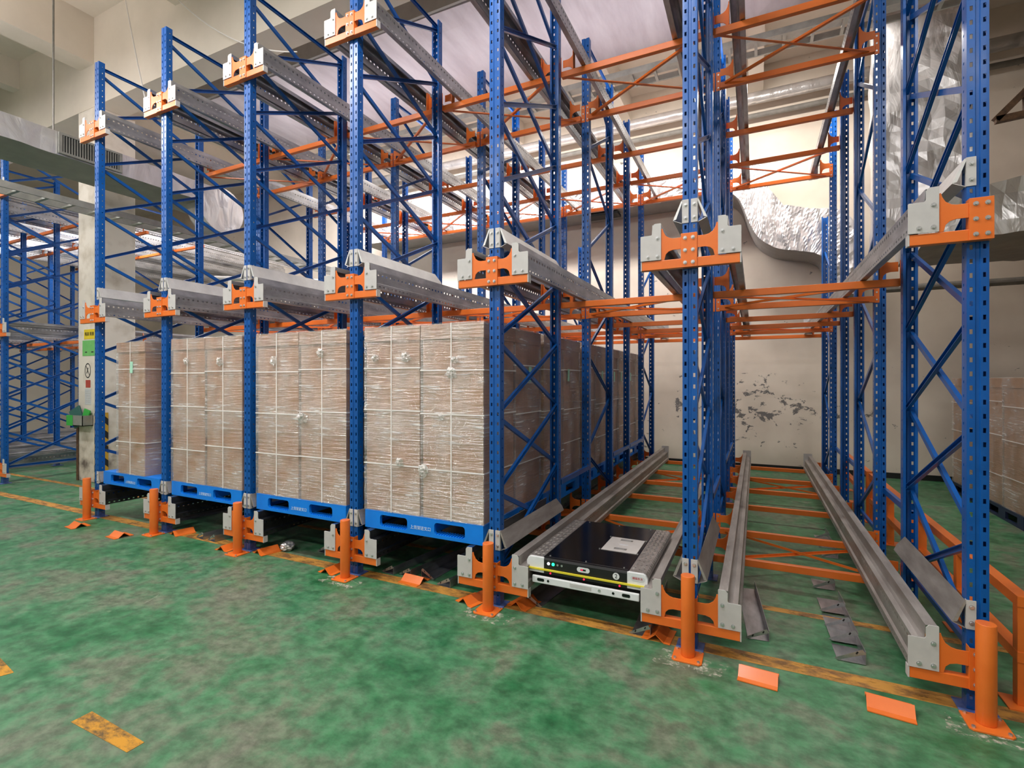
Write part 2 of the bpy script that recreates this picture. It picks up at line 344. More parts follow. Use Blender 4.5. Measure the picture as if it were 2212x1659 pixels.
# ------------------------------------------------------------------ shared pieces of the racks
def grid_sheet(prof, ls, holes, axis, mk):
    """sheet: polyline prof [(a,b)...] run along breakpoints ls; holes(i,j)->True leaves a hole"""
    b = MB(); n = len(prof)
    f = (lambda a, c, l: (a, c, l)) if axis == 'z' else (lambda a, c, l: (a, l, c))
    for l in ls: b.v += [f(p[0], p[1], l) for p in prof]
    for j in range(len(ls)-1):
        for i in range(n-1):
            if not holes(i, j): b.f.append((j*n+i, j*n+i+1, (j+1)*n+i+1, (j+1)*n+i))
    return mk(b)
UP = [(-.028, .068), (-.045, .068), (-.045, .046), (-.045, .034), (-.045, 0), (-.034, 0), (-.021, 0), (-.012, 0), (-.008, .006), (.008, .006), (.012, 0), (.021, 0), (.034, 0), (.045, 0), (.045, .034), (.045, .046), (.045, .068), (.028, .068)]
def upright_mesh(h):
    ls = [.01, .04]; pitch = .075; z = .06; kinds = [0]
    kinds = [None]
    while z+pitch < h:
        ls += [z, z+.026, z+.038, z+.052]; kinds += [None, 'F', None, 'S']
        z += pitch
    ls.append(h); kinds.append(None)
    def hole(i, j):
        kd = kinds[j] if j < len(kinds) else None
        return (kd == 'F' and i in (5, 11)) or (kd == 'S' and i in (2, 14))
    return grid_sheet(UP, ls, hole, 'z', lambda b: b.mesh('upright', M['blue'], solid=.0035))
UPM = {HT: upright_mesh(HT), 4.55: upright_mesh(4.55)}
# make kinds align: ls[0..1] first segment
BR = [(-.018, -.012), (.018, -.012), (.018, .012), (.0145, .012), (.0145, -.0085), (-.0145, -.0085), (-.0145, .012), (-.018, .012)]
BP = MB().box(-.085, .085, -.05, .1, 0, .008).box(-.047, .047, .0, .07, .008, .075).mesh('base_plate', M['steelblue'], bevel=.002)
BOLT = MB().cyl((0, 0, 0), (0, -.003, 0), .012, 12).cyl((0, -.003, 0), (0, -.010, 0), .0085, 6, .0075).mesh('bolt', M['zinc'])
BOLTS = MB().cyl((0, 0, 0), (0, -.004, 0), .009, 6).mesh('bolt', M['zinc'])
brace_cache = {}
def brace(x, ya, za, yb, zb):
    key = (round(yb-ya, 3), round(zb-za, 3), round(za, 3), x)
    if key not in brace_cache:
        brace_cache[key] = MB().bar((x, 0, za), (x, yb-ya, zb), BR, up=(1, 0, 0) if x > 0 else (-1, 0, 0)).mesh('brace', M['blue'])
    return brace_cache[key]
def frame(x, ya, yb, label, group, h2=HT, zig=False):
    t = thing('upright_frame', label, 'rack frame', (x, ya, 0), 0, group)
    D = yb-ya
    link('upright', UPM[HT], t); link('upright', UPM[h2], t, (0, D+.07, 0), (0, 0, PI))
    link('base_plate', BP, t); link('base_plate', BP, t, (0, D+.07, 0), (0, 0, PI))
    zs = [.30+.607*i for i in range(10)]
    link('brace', brace(.014, 0, .28, D, .28), t, (0, .035, 0))
    top = HT if h2 == HT else 4.5
    for i in range(9):
        if zs[i+1] < top:
            if not zig or i % 2 == 1: link('brace', brace(.016 if not zig else 0.001, 0, zs[i], D, zs[i+1]), t, (0, .035, 0))
            if not zig or i % 2 == 0: link('brace', brace(-.016 if not zig else 0.001, 0, zs[i+1]-.03, D, zs[i]+.03), t, (0, .035, 0))
    if h2 == HT: link('brace', brace(.014, 0, 5.80, D, 5.80), t, (0, .035, 0))
    return t
RAILP = [(.262, .066), (.305, .066), (.305, .082), (.305, .094), (.305, .112), (.290, .120), (.290, .168), (.290, .186), (.290, .204), (.290, .226), (.262, .230), (.236, .228), (.232, .300), (.181, .303), (.181, .262)]
def rail_mesh(y1, sgn):
    ls = [0.0]; k_ = [None]; y = .03
    while y+.055 < y1:
        ls += [y, y+.02]; k_ += ['H', None]; y += .055
    ls.append(y1)
    pr = [(a*sgn, b) for a, b in RAILP]
    return grid_sheet(pr, ls, lambda i, j: j < len(k_) and k_[j] == 'H' and i in (2, 7), 'y', lambda b: b.mesh('rail_body', M['galv'], solid=.003))
RL = {}
for nm, ln in (('long', ST[6]+.12-Y0+.05), ('short', ST[5]+.2-Y0+.05)):
    for sg in (1, -1): RL[nm, sg] = rail_mesh(ln, sg)
RLD = {}
for sg in (1, -1):
    me = RL['long', sg].copy(); me.materials.clear(); me.materials.append(M['galv_dusty']); RLD[sg] = me
RL_SHADE = {}
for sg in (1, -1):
    me = RL['long', sg].copy(); me.materials.clear(); me.materials.append(M['galv_shade']); RL_SHADE[sg] = me
RSTOP = {sg: MB().box(*sorted((.178*sg, .31*sg)), 0, .006, .07, .34).mesh('end_plate', M['greyplate']) for sg in (1, -1)}
WEB = [(.05, .122), (.10, .122), (.128, .114), (.146, .096), (.155, .06), (.178, .06), (.178, .268), (.166, .270), (.160, .246), (.146, .220), (.122, .203), (.10, .198), (.05, .198)]
def sweb(s_): return [(a*s_, b) for a, b in WEB]
WEBM = {sg: MB().prism(sweb(sg), 'y', 0, .006).mesh('web_plate', M['orange'], bevel=.0012) for sg in (1, -1)}
GP_ = [(.175, .063), (.31, .063), (.31, .227), (.306, .231), (.238, .231), (.232, .24), (.232, .29), (.218, .306), (.178, .306), (.175, .303)]
GPM = {sg: MB().prism([(a*sg, b) for a, b in GP_], 'y', 0, .006).mesh('rail_plate', M['greyplate'], bevel=.001) for sg in (1, -1)}
XBAR = {}
for nm, a, b in (('both', -.302, .302), ('left', -.302, .05)):
    XBAR[nm] = MB().box(a, b, 0, .046, 0, .06).mesh('crossbar', M['orange'], bevel=.003)
CAP = MB().box(-.004, .004, -.001, .047, -.001, .061).mesh('end_cap', M['greyplate'], bevel=.001)
CPL = MB().prism([(-.05, .048), (-.05, -.006), (.05, -.006), (.05, .048), (.046, .048), (.046, -.002), (-.046, -.002), (-.046, .048)], 'z', 0, .221).mesh('centre_plate', M['orange'], bevel=.001)

def front_bracket(x, z, sides, label):
    t = thing('front_bracket', label, 'rack bracket', (x, 0, z), 0, 'orange front brackets bolted on the uprights')
    yf = Y0-.048
    link('crossbar', XBAR['both' if len(sides) == 2 else 'left'], t, (0, yf, 0))
    link('centre_plate', CPL, t, (0, yf, 0))
    for s_ in sides:
        link('web_plate', WEBM[s_], t, (0, yf, 0))
        gpn = link('rail_plate', GPM[s_], t, (0, yf-.007, 0))
        gpn['label'] = 'grey painted plate closing the rail end'
        for bx, bz in ((.20, .21), (.20, .09), (.262, .09)): link('bolt', BOLT, gpn, (bx*s_, 0, bz))
        link('end_cap', CAP, t, (.306*s_, yf, 0))
    for bx in (-.024, .024):
        for bz in (.03, .11, .19): link('bolt', BOLT, t, (bx, yf-.006, bz))
    return t

# guide channels
def guide_mesh(s_, L_):
    pr = [(.047, .455), (.105, .325), (.047, .302)]
    b = MB(); n = 6; ys = [0, .012, L_-.10, L_]
    sheet = [(a*s_, c) for a, c in [(.052, .452), (.106, .326), (.052, .302)]]
    for y in (0, L_-.07): b.v += [(p[0], y, p[1]) for p in sheet]
    b.v += [(sheet[1][0]-.018*s_, L_, sheet[1][1]+.04), (sheet[1][0], L_, sheet[1][1]), (sheet[2][0], L_, sheet[2][1])]
    b.f = [(0, 1, 4, 3), (1, 2, 5, 4), (3, 4, 7, 6), (4, 5, 8, 7)]
    # rolled lip at the front
    b.v += [(sheet[0][0]-.004*s_, 0, sheet[0][1]-.012), (sheet[1][0]-.020*s_, 0, sheet[1][1]+.006)]
    b.f += [(0, 9, 10, 1)]
    return b.mesh('guide_sheet', M['galv'], solid=.003)
GUI = {sg: guide_mesh(sg, 1.28) for sg in (1, -1)}
GUD = {}
for sg in (1, -1):
    me = GUI[sg].copy(); me.materials.clear(); me.materials.append(M['galv_dusty']); GUD[sg] = me
for sg in (1, -1): GUI[sg].materials[0] = M['galv_sheen']
FLG = {sg: MB().box(*sorted((.007*sg, .046*sg)), -.004, 0, .30, .455).box(*sorted((.046*sg, .049*sg)), -.004, .02, .30, .455).mesh('flange', M['greyplate'], bevel=.001) for sg in (1, -1)}
def guide(x, z, s_, label, dusty=False):
    t = thing('pallet_guide', label, 'pallet guide', (x, Y0-.002, z), 0, 'bent steel pallet guides beside the front uprights')
    link('guide_sheet', (GUD if dusty else GUI)[s_], t, (0, 0, 0))
    fl = link('flange', FLG[s_], t)
    for bz in (.335, .42): link('bolt', BOLT, fl, (.027*s_, -.004, bz))

# cross beams
TUBE = MB().box(.046, PX-.046, 0, .05, 0, .06).mesh('beam_tube', M['orange'], bevel=.004)
EPL = MB().box(.006, .050, 0, .006, 0, .2).mesh('end_plate', M['orange'], bevel=.001)
SADDLE = MB().prism([(-.004, .06), (.055, .06), (.055, .255), (.04, .27), (.011, .27), (-.004, .255)], 'x', .170, .178).mesh('saddle_plate', M['orange'], bevel=.001)
def beam(x, st, lvz, label, front, group, far=False):
    """beam at x..x+PX; front: bolted on the near face of the uprights, else on their far face"""
    y = st-.057 if front else st+.07+.007
    t = thing('cross_beam', label, 'rack beam', (x, y, lvz), 0, group)
    link('beam_tube', TUBE, t)
    yp = .051 if front else -.0065
    for mir in (0, 1):
        loc = (PX, 0, 0) if mir else (0, 0, 0); sc_ = (-1, 1, 1) if mir else None
        wb = link('web_plate', WEBM[-1 if mir else 1], t, (PX if mir else 0, .0 if front else .044, 0))
        if not far:
            link('saddle_plate', SADDLE, t, loc, None, sc_)
            ep = link('end_plate', EPL, t, (PX if mir else 0, yp, 0), None, sc_)
            if front:
                for bz in (.03, .10, .17): link('bolt', BOLTS, ep, (.028, 0, bz))
    return t
XBP = {}
def xbrace(x, ya, yb, z, label, group):
    t = thing('cross_brace', label, 'rack brace', (x, ya, z), 0, group)
    D = yb-ya
    if D not in XBP:
        sec = [(-.014, -.010), (.014, -.010), (.014, -.006), (-.010, -.006), (-.010, .012), (-.014, .012)]
        XBP[D] = (MB().bar((.10, 0, .018), (PX-.10, D, .018), sec).mesh('brace_bar', M['orange']), MB().bar((PX-.10, 0, .042), (.10, D, .042), sec).mesh('brace_bar', M['orange']))
    for me in XBP[D]: link('brace_bar', me, t)

# ------------------------------------------------------------------ main rack
for i, x in enumerate(ROWS):
    g = 'blue upright frames of the shuttle rack'
    frame(x, ST[0], ST[1], 'tall blue braced rack frame at the front of the %s' % ROWN[i], g)
    frame(x, ST[2], ST[3], 'blue braced rack frame in the middle of the %s' % ROWN[i], g, zig=True)
    frame(x, ST[5], ST[6], 'blue braced rack frame against the back wall, %s' % ROWN[i], g, 4.55, True)
    t = thing('rack_post', 'single unbraced blue post towards the back of the %s' % ROWN[i], 'rack post', (x, ST[4], 0), 0, 'single blue posts')
    link('upright', UPM[HT], t, (0, .07, 0), (0, 0, PI)); link('base_plate', BP, t, (0, .07, 0), (0, 0, PI))
    for (a, b_, nm) in ((1, 2, 'front'), (3, 4, 'middle'), (4, 5, 'rear')):
        z_ = .72; sp = MB().bar((x+.03, ST[a]+.072, z_), (x+.03, ST[b_]-.002, z_), [(-.008, -.025), (.022, -.025), (.022, .025), (-.008, .025)]).box(x-.02, x+.05, ST[a]+.072, ST[a]+.078, z_-.03, z_+.03).mesh('spacer', M['blue'])
        tag(link('frame_spacer', sp), 'short low blue spacer bar, %s gap of the %s' % (nm, ROWN[i].split(',')[0]), 'rack spacer', 'blue spacer bars between frames')
    for li, z in enumerate(LV):
        sides = (-1,) if i == 6 else (-1, 1)
        front_bracket(x, z, sides, 'orange front bracket with grey plates, %s, %s' % (LVN[li], ROWN[i]))
        if li < 2:
            for s_ in sides:
                if i == 0 and s_ < 0: continue
                guide(x, z, s_, 'bent silver pallet guide, %s side of upright, %s, %s' % ('left' if s_ < 0 else 'right', LVN[li], ROWN[i].split(',')[0]), li == 0)
for i in range(6):
    x = ROWS[i]
    for li, z in enumerate(LV):
        for si in range(1, 7):
            if li == 2 and si == 6: continue
            beam(x, ST[si], z, 'orange cross beam, %s, %s from the front, %s' % (LVN[li], ORD[si], LANE[i]), si in (2, 5), 'orange cross beams of the shuttle rack')
        xbrace(x, ST[1]+.127, ST[2]-.057, z, 'crossed orange bracing bars near the front, %s, %s' % (LVN[li], LANE[i]), 'crossed orange bracing')
        xbrace(x, ST[4]+.127, ST[5]-.057, z, 'crossed orange bracing bars near the back, %s, %s' % (LVN[li], LANE[i]), 'crossed orange bracing')
        for s_, xr, sd in ((1, x, 'left'), (-1, ROWS[i+1], 'right')):
            t = thing('shuttle_rail', '%s rail, %s side of the %s, %s' % ('dusty grey' if li == 0 and i > 3 else 'shiny galvanized', sd, LANE[i], LVN[li]), 'rail', (xr, Y0-.046, z), 0, 'long steel shuttle rails')
            me = (RLD[s_] if i > 3 else RL_SHADE[s_]) if li == 0 else RL['short' if li == 2 else 'long', s_]
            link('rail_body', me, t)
            link('end_plate', RSTOP[s_], t, (0, max(v.co.y for v in me.vertices)+.001, 0))

# ------------------------------------------------------------------ bollards
BOLL = MB().cyl((0, 0, .01), (0, 0, .52), .0425, 32).mesh('bollard_tube', M['orange'], bevel=.003)
for p in BOLL.polygons: p.use_smooth = len(p.vertices) == 4
BBP = MB().prism([(-.09, -.075), (-.075, -.09), (.075, -.09), (.09, -.075), (.09, .072), (-.09, .072)], 'z', 0, .01).mesh('foot_plate', M['orange'], bevel=.002)
FB = MB().cyl((0, 0, 0), (0, 0, .01), .009, 6).mesh('bolt', M['zinc'])
BN = ['leftmost upright', 'second upright from left', 'third upright from left', 'fourth upright from left', 'upright left of the shuttle', 'upright right of the shuttle', 'rightmost upright']
for i, x in enumerate(ROWS):
    t = thing('bollard', 'round orange steel bollard bolted to the floor before the %s' % BN[i], 'bollard', (x, 3.372, 0), 0, 'orange bollards')
    link('bollard_tube', BOLL, t); fp = link('foot_plate', BBP, t)
    for a, b_ in ((-.07, -.07), (.07, -.07), (-.07, .055), (.07, .055)): link('bolt', FB, fp, (a, b_, .01))

# ------------------------------------------------------------------ folded orange floor plates
def chock_mesh():
    b = MB(); pr = [(-.095, .004), (-.055, .004), (0, .05), (.055, .004), (.095, .004)]
    for x in (-.105, .105): b.v += [(x, a, c) for a, c in pr]
    b.f = [(i, i+1, i+6, i+5) for i in range(4)]
    return b.mesh('chock', M['orange'], solid=.005)
CHK = chock_mesh()
for px, py, rz, lab in ((168, 1137, -.1, 'lying in front of the leftmost bollard'), (258, 1158, -.05, 'lying between the two leftmost bollards'),
        (396, 1152, 1.35, 'right of the second bollard from left'), (578, 1192, 1.35, 'right of the third bollard from left'), (497, 1184, 1.57, 'behind the third bollard from left'),
        (722, 1232, 1.5, 'left of the fourth bollard from left'), (895, 1255, -.05, 'in the middle of the fourth lane opening'),
        (1022, 1297, 1.25, 'left of the bollard beside the shuttle'), (1132, 1304, 1.35, 'under the shuttle lane left bracket'),
        (1424, 1372, 1.5, 'under the shuttle lane right bracket'), (1638, 1464, -.08, 'before the empty lane, the left one'), (1922, 1530, -.1, 'before the empty lane, nearest the right bollard')):
    g = gp(px, py)
    tag(link('folded_plate', CHK, None, (g[0], g[1], .0), (0, 0, rz)), 'folded orange steel plate '+lab, 'steel plate', 'folded orange plates on the floor')

# ------------------------------------------------------------------ loose channels on the floor
def loose_mesh(L_, m):
    b = MB(); pr = [(-.06, .003), (.07, .003), (.07, .075)]
    for y in (0, L_): b.v += [(a, y, c) for a, c in pr]
    b.f = [(0, 1, 4, 3), (1, 2, 5, 4)]
    b.v += [(-.075, -.002, .012), (.055, -.002, .085), (.072, -.002, .062), (-.058, -.002, -.0+.004)]
    b.f += [(6, 7, 8, 9)]
    return b.mesh('loose_channel', m, solid=.003)
LCH = {(L_): loose_mesh(L_, M['galv']) for L_ in (.9, 1.25, .28)}
def slots(o):
    sm = SLOT
    for a, c in ((-.03, .03), (.035, .062)): link('slot', sm, o, (a, -.0045, c), (0, .5, 0))
SLOT = MB().box(-.004, .004, 0, .001, -.008, .008).mesh('slot', M['blackmatt'])
for gx, gy, rz, L_, fl, lab in ((-1.56, 3.60, -.12, .9, -1, 'under the left front corner of the shuttle'), (-.72, 3.50, .03, .9, 1, 'under the right front corner of the shuttle'),
        (-5.56, 3.50, -.12, .9, 1, 'in the second lane, left piece of a pair'), (-5.36, 3.50, -.12, .9, 1, 'in the second lane, right piece of a pair'),
        (-3.98, 3.76, -.1, .9, 1, 'in the third lane beside the plastic bag'), (-3.02, 3.62, -.12, 1.25, 1, 'in the fourth lane, leftmost piece'),
        (-2.84, 3.64, -.16, 1.25, 1, 'in the fourth lane, behind the orange plate'), (-2.62, 3.68, -.05, .9, -1, 'in the fourth lane, middle piece'), (-2.40, 3.60, -.1, .9, 1, 'in the fourth lane, right of the orange plate'),
        (-6.55, 3.75, -.2, .9, -1, 'in the leftmost lane beside the second bollard')):
    o = link('loose_channel', LCH[L_], None, (gx, gy, 0), (0, 0, rz), (fl, 1, 1))
    tag(o, 'loose galvanized angle channel lying '+lab, 'steel channel', 'loose channels under the rack'); slots(o)
# empty lane: nested pieces, one behind the other
for n_ in range(5):
    gy = 3.74+.235*n_ if n_ < 4 else 4.95
    o = link('loose_channel', LCH[.28], None, (.53-.004*n_, gy, .002+.012*(n_ % 2)), (-.03, 0, .03), (1.15, 1, 1.1))
    tag(o, 'galvanized angle piece in the empty lane, %s of five from the front' % ['nearest', 'second', 'third', 'fourth', 'fifth'][n_], 'steel channel', 'nested angle pieces in the empty lane')
    link('slot', SLOT, o, (.03, -.0045, .062), (0, .5, 0))
o = link('loose_channel', LCH[.9], None, (.01, 3.79, 0), (0, 0, .10)); tag(o, 'loose galvanized angle channel lying under the left rail of the empty lane', 'steel channel', 'loose channels under the rack'); slots(o)
for n_ in range(3):
    tag(link('loose_channel', LCH[.28], None, (.66, 5.85+.33*n_, .0), (-.03, 0, .05)), 'small angle piece further back in the empty lane, %s of three' % ['nearest', 'middle', 'farthest'][n_], 'steel channel', 'small angle pieces further back')
# crumpled plastic bag
def blob(r, seed, sc_=(1, 1, 1), amp=.35, sub=3):
    bm = bmesh.new(); bmesh.ops.create_icosphere(bm, subdivisions=sub, radius=r)
    for v in bm.verts:
        d = 1+amp*noise.noise(v.co*(2.2/r)+Vector((seed, 0, 0)))+amp*.5*noise.noise(v.co*(5/r)+Vector((0, seed, 0)))
        v.co = Vector((v.co.x*d*sc_[0], v.co.y*d*sc_[1], v.co.z*d*sc_[2]))
    return bm
def bm_mesh(bm, name, m, smooth=False):
    me = bpy.data.meshes.new(name); bm.to_mesh(me); bm.free(); me.materials.append(m)
    if smooth: me.polygons.foreach_set('use_smooth', [True]*len(me.polygons))
    return me
g = gp(612, 1192)
tag(link('plastic_bag', bm_mesh(blob(.07, 3, (1, 1, .65)), 'bag', M['foil']), None, (g[0], g[1]+.05, .045)), 'crumpled clear plastic bag on the floor of the third lane', 'bag')

# ------------------------------------------------------------------ pallets and cartons
PZ = LV[0]+.306; PH = .158; PW = 1.22; PD = 1.16
def pallet_meshes(m, plain=False):
    b = MB(); hw = PW/2
    # front and rear face with two fork openings each, built from prisms with rounded windows
    def rim(y0, y1):
        zs0, zs1 = .028, .128
        wins = [(-.44, -.14), (.14, .44)]
        b.box(-hw, hw, y0, y1, 0, zs0); b.box(-hw, hw, y0, y1, zs1, PH)
        xs = [-hw, wins[0][0], wins[0][1], wins[1][0], wins[1][1], hw]
        for k_ in (0, 2, 4): b.box(xs[k_], xs[k_+1], y0, y1, zs0, zs1)
        for (a, c) in wins:
            for (cx, sx) in ((a, 1), (c, -1)):
                for (cz, sz) in ((zs0, 1), (zs1, -1)):
                    r_ = .022; pts = [(cx, cz), (cx+r_*sx, cz), (cx+r_*.35*sx, cz+r_*.35*sz), (cx, cz+r_*sz)]
                    b.prism(pts, 'y', y0, y1)
            n_ = 12
            for q in range(n_):
                xx = a+(c-a)*(q+.5)/n_; b.box(xx-.004, xx+.004, y0+.004, y1+.05, zs0, zs0+.010)
    rim(0, .03); rim(PD-.03, PD)
    for s_ in (-1, 1):
        x0, x1 = sorted((s_*hw, s_*(hw-.03)))
        for (a, c) in ((.03, .16), (.48, .68), (PD-.16, PD-.03)): b.box(x0, x1, a, c, .03, .12)
        b.box(x0, x1, .03, PD-.03, 0, .03); b.box(x0, x1, .03, PD-.03, .12, PH)
    body = b.mesh('pallet_body', m, bevel=0)
    d = MB().box(-hw+.005, hw-.005, .005, PD-.005, PH-.022, PH+.002).mesh('deck', m)
    bl = [MB().box(x-.07, x+.07, y-.07, y+.07, .0, PH-.02).mesh('block', m) for x in (0,) for y in (.3,)]
    feet = MB()
    for x in (-.07, .07):
        feet.box(x-.06, x+.06, .03, PD-.03, .03, PH-.022)
    return body, d, feet.mesh('stringer', m)
PAL = pallet_meshes(M['pallet']); PALD = pallet_meshes(M['pallet_dark'])
def text_mesh(s_, size, m, name='lettering', ext=.0006):
    cu = bpy.data.curves.new('t', 'FONT'); cu.body = s_; cu.size = size; cu.extrude = ext; cu.align_x = 'CENTER'; cu.align_y = 'CENTER'
    o = bpy.data.objects.new('t', cu); C.objects.link(o); bpy.context.view_layer.update()
    me = bpy.data.meshes.new_from_object(o.evaluated_get(bpy.context.evaluated_depsgraph_get())); bpy.data.objects.remove(o)
    me.materials.clear(); me.materials.append(m); me.name = name; return me
PTXT = text_mesh('上货架进叉口', .036, M['whiteink'])
def pallet(xc, y, z, label, group, meshes=PAL, txt=True, rot=0):
    t = thing('pallet', label, 'pallet', (xc, y, z), rot, group)
    link('pallet_body', meshes[0], t); link('deck', meshes[1], t); link('stringer', meshes[2], t)
    if txt: link('lettering', PTXT, t, (0, -.0015, .062), (PI/2, 0, 0))
    return t
CW, CD, CH = .585, .56, 1.63
carton_body = MB().box(0, CW, 0, CD, 0, CH-.02).mesh('carton_body', M['card'], bevel=.004)
carton_lid = MB().box(-.013, CW+.013, -.013, CD+.013, CH-.125, CH).mesh('lid', M['card'], bevel=.004)
def film_mesh():
    bm = bmesh.new(); bmesh.ops.create_cube(bm, size=1)
    bmesh.ops.delete(bm, geom=[f for f in bm.faces if abs(f.normal.z) > .5], context='FACES_ONLY')
    bmesh.ops.subdivide_edges(bm, edges=bm.edges, cuts=9, use_grid_fill=True)
    for v in bm.verts:
        p = Vector(((v.co.x+.5)*(CW+.030)-.015, (v.co.y+.5)*(CD+.030)-.015, (v.co.z+.5)*(CH+.01)))
        v.co = p+Vector((noise.noise(p*5), noise.noise(p*5+Vector((9, 0, 0))), 0))*.0025
    return bm_mesh(bm, 'stretch_film', M['film'])
FILM = film_mesh()
def hoop(z, w_=.010, t=.0165, tilt=0):
    b = MB(); e = t
    for (x0, x1, y0, y1) in ((-e-.001, CW+e+.001, -e-.001, -e+.001), (-e-.001, CW+e+.001, CD+e-.001, CD+e+.001), (-e-.001, -e+.001, -e, CD+e), (CW+e-.001, CW+e+.001, -e, CD+e)):
        b.box(x0, x1, y0, y1, z-w_/2, z+w_/2)
    return b.mesh('strap', M['strap'])
HOOPS = [hoop(z) for z in (.42, .87, 1.29)]
b = MB()
for x0 in (CW*.5,):
    b.box(x0-.005, x0+.005, -.0175, -.0155, 0, CH+.004); b.box(x0-.007, x0+.007, CD+.0155, CD+.0175, 0, CH+.004); b.box(x0-.007, x0+.007, -.0175, CD+.0175, CH+.003, CH+.005)
VSTR = b.mesh('strap', M['strap'])
CAPF = bm_mesh(blob(.3, 11, (.95, .9, .06), .25, 3), 'film_cap', M['film'])
KNOT = [bm_mesh(blob(.028, sd, (1, .45, 1.2), .6, 3), 'film_knot', M['film']) for sd in (1, 5)]
TAGM = MB().box(-.03, .03, -.001, .001, -.07, .07).mesh('paper_tag', M['paper_mint'])
def carton(x, y, z, label, group, knots=(), tags=(), h=1.0):
    t = thing('carton', label, 'carton', (x, y, z), 0, group)
    link('carton_body', carton_body, t); link('lid', carton_lid, t); link('stretch_film', FILM, t)
    for hm in HOOPS: link('strap', hm, t, (0, 0, random.uniform(-.05, .04)))
    link('strap', VSTR, t)
    for n_, (kx, kz, s_) in enumerate(knots): link('film_knot', KNOT[n_ % 2], t, (kx, -.024, kz), (0, random.random()*3, 0), (s_, s_, s_))
    for tx, ty, tz, rz_ in tags:
        q = link('paper_tag', TAGM, t, (tx, ty, tz), (0, .05, rz_)); q['label'] = 'mint green paper label under the film'
    return t
lanex = [ROWS[i]+PX/2 for i in range(6)]
PY = [Y0+.02+1.26*i for i in range(5)]
gc = 'tall wrapped cartons on blue pallets'
def load(i, n, first=0):
    for k_ in range(n):
        nm = ['frontmost', 'second', 'third', 'fourth', 'fifth'][k_]
        pallet(lanex[i], PY[k_], PZ, 'bright blue plastic pallet, %s in the %s' % (nm, LANE[i]), 'bright blue pallets in the rack', txt=True)
        xs = (('left', lanex[i]-CW-.018), ('right', lanex[i]+.018))
        if i == 0: xs = (('single', lanex[i]-CW/2),)
        for nx, x_ in xs:
            for r_ in (0, 1):
                kn = []; tg = []
                if k_ == 0 and r_ == 0:
                    if i == 3: kn = [(.39, .45, 1.2), (.12, 1.36, 1.1), (.46, 1.36, 1.4)] if nx == 'left' else [(.30, 1.22, 1.5), (.33, 1.33, 1.0), (.02, .40, 1.6), (.2, .86, .8)]
                    if i == 2: kn = [(.26, 1.36, 1.4)] if nx == 'left' else [(.28, 1.42, 1.3), (.04, .8, 1.8)]
                    if i == 1: kn = [(.28, 1.38, 1.2)] if nx == 'left' else [(.25, 1.36, 1.5)]
                    if i == 0: tg = [(.32, -.017, 1.32, 0)]
                if nx != 'left' and i == 3:
                    tg.append((CW+.017, .3 if (k_+r_) % 2 else .14, 1.22, PI/2))
                carton(x_, PY[k_]+.012+r_*(CD+.033), PZ+PH+.002, 'tall wrapped carton, %s %s on %s pallet, %s' % ('front' if r_ == 0 else 'rear', nx, nm, LANE[i].split(',')[0]), gc, kn, tg)
load(0, 1); load(1, 2); load(2, 2); load(3, 5)

# ------------------------------------------------------------------ shuttle
SX = -1.12; SY = Y0+.015
s = thing('shuttle', 'black and silver pallet shuttle robot resting on the rails, marked 2', 'shuttle', (SX, SY, 0))
ZT = .432
link('chassis', MB().box(-.40, .40, .03, 1.09, .225, .38).mesh('chassis', M['blackmatt'], bevel=.004), s)
link('top_cover', MB().box(-.322, .322, .012, 1.09, .366, ZT).mesh('top_cover', M['black'], bevel=.006), s)
for sg in (-1, 1):
    pr = [(.323, .372), (.44, .372), (.452, .385), (.452, .405), (.438, .428), (.425, ZT), (.323, ZT)]
    pr = [(a*sg, c) for a, c in pr]
    b = MB().prism(pr, 'y', .02, 1.09)
    ny = 26
    for r_ in range(3):
        for q in range(ny):
            cx = (.345+.032*r_)*sg; cy = .045+q*.040+(.02 if r_ % 2 else 0); a_ = .017; c_ = .007
            if cy > 1.07: continue
            e = 1 if (q+r_) % 2 else -1; h_ = .020; w2 = .006
            vs = [(cx-h_*.75, cy-h_*e, ZT-.0005), (cx+w2, cy-w2*e, ZT-.0005), (cx+h_*.75, cy+h_*e, ZT-.0005), (cx-w2, cy+w2*e, ZT-.0005), (cx, cy, ZT+.0065)]
            b.add(vs, [(0, 1, 4), (1, 2, 4), (2, 3, 4), (3, 0, 4)])
    for q in range(ny*1):
        cy = .045+q*.040
        b.add([((.428)*sg, cy-.006, ZT-.002), ((.428)*sg, cy+.008, ZT-.002), (.452*sg, cy+.012, .402), (.452*sg, cy-.002, .402), (.446*sg, cy+.003, ZT-.006)], [(0, 1, 4), (1, 2, 4), (2, 3, 4), (3, 0, 4)])
    link('side_tread', b.mesh('side_tread', M['tread']), s)['label'] = 'silver diamond tread strip'
    pr2 = [(.312, .315), (.45, .315), (.453, .372), (.453, .395), (.440, .420), (.425, ZT-.003), (.312, ZT-.003)]
    e = link('corner_panel', MB().prism([(a*sg, c) for a, c in pr2], 'y', .0, .03).mesh('corner_panel', M['whiteplate'], bevel=.003), s); e['label'] = 'white front corner panel'
    for q in (.14, .5, .86):
        link('wheel', MB().cyl((sg*.425, q, .395-.03), (sg*.455, q, .395-.03), .0, 4).cyl((sg*.405, q, .364+.0), (sg*.44, q, .364), .002, 4).mesh('wheel_axle', M['blackmatt']), s) if 0 else None
link('front_panel', MB().prism([(0, .315), (0, .415), (.006, .428), (.03, ZT+.0005), (.04, ZT+.0005), (.04, .315)], 'x', -.312, .312).mesh('front_panel', M['blackmatt'], bevel=.001), s)
link('bumper_strip', MB().box(-.452, .452, -.012, 0, .337, .351).mesh('bumper_strip', M['yellow'], bevel=.002), s)['label'] = 'yellow rubber strip'
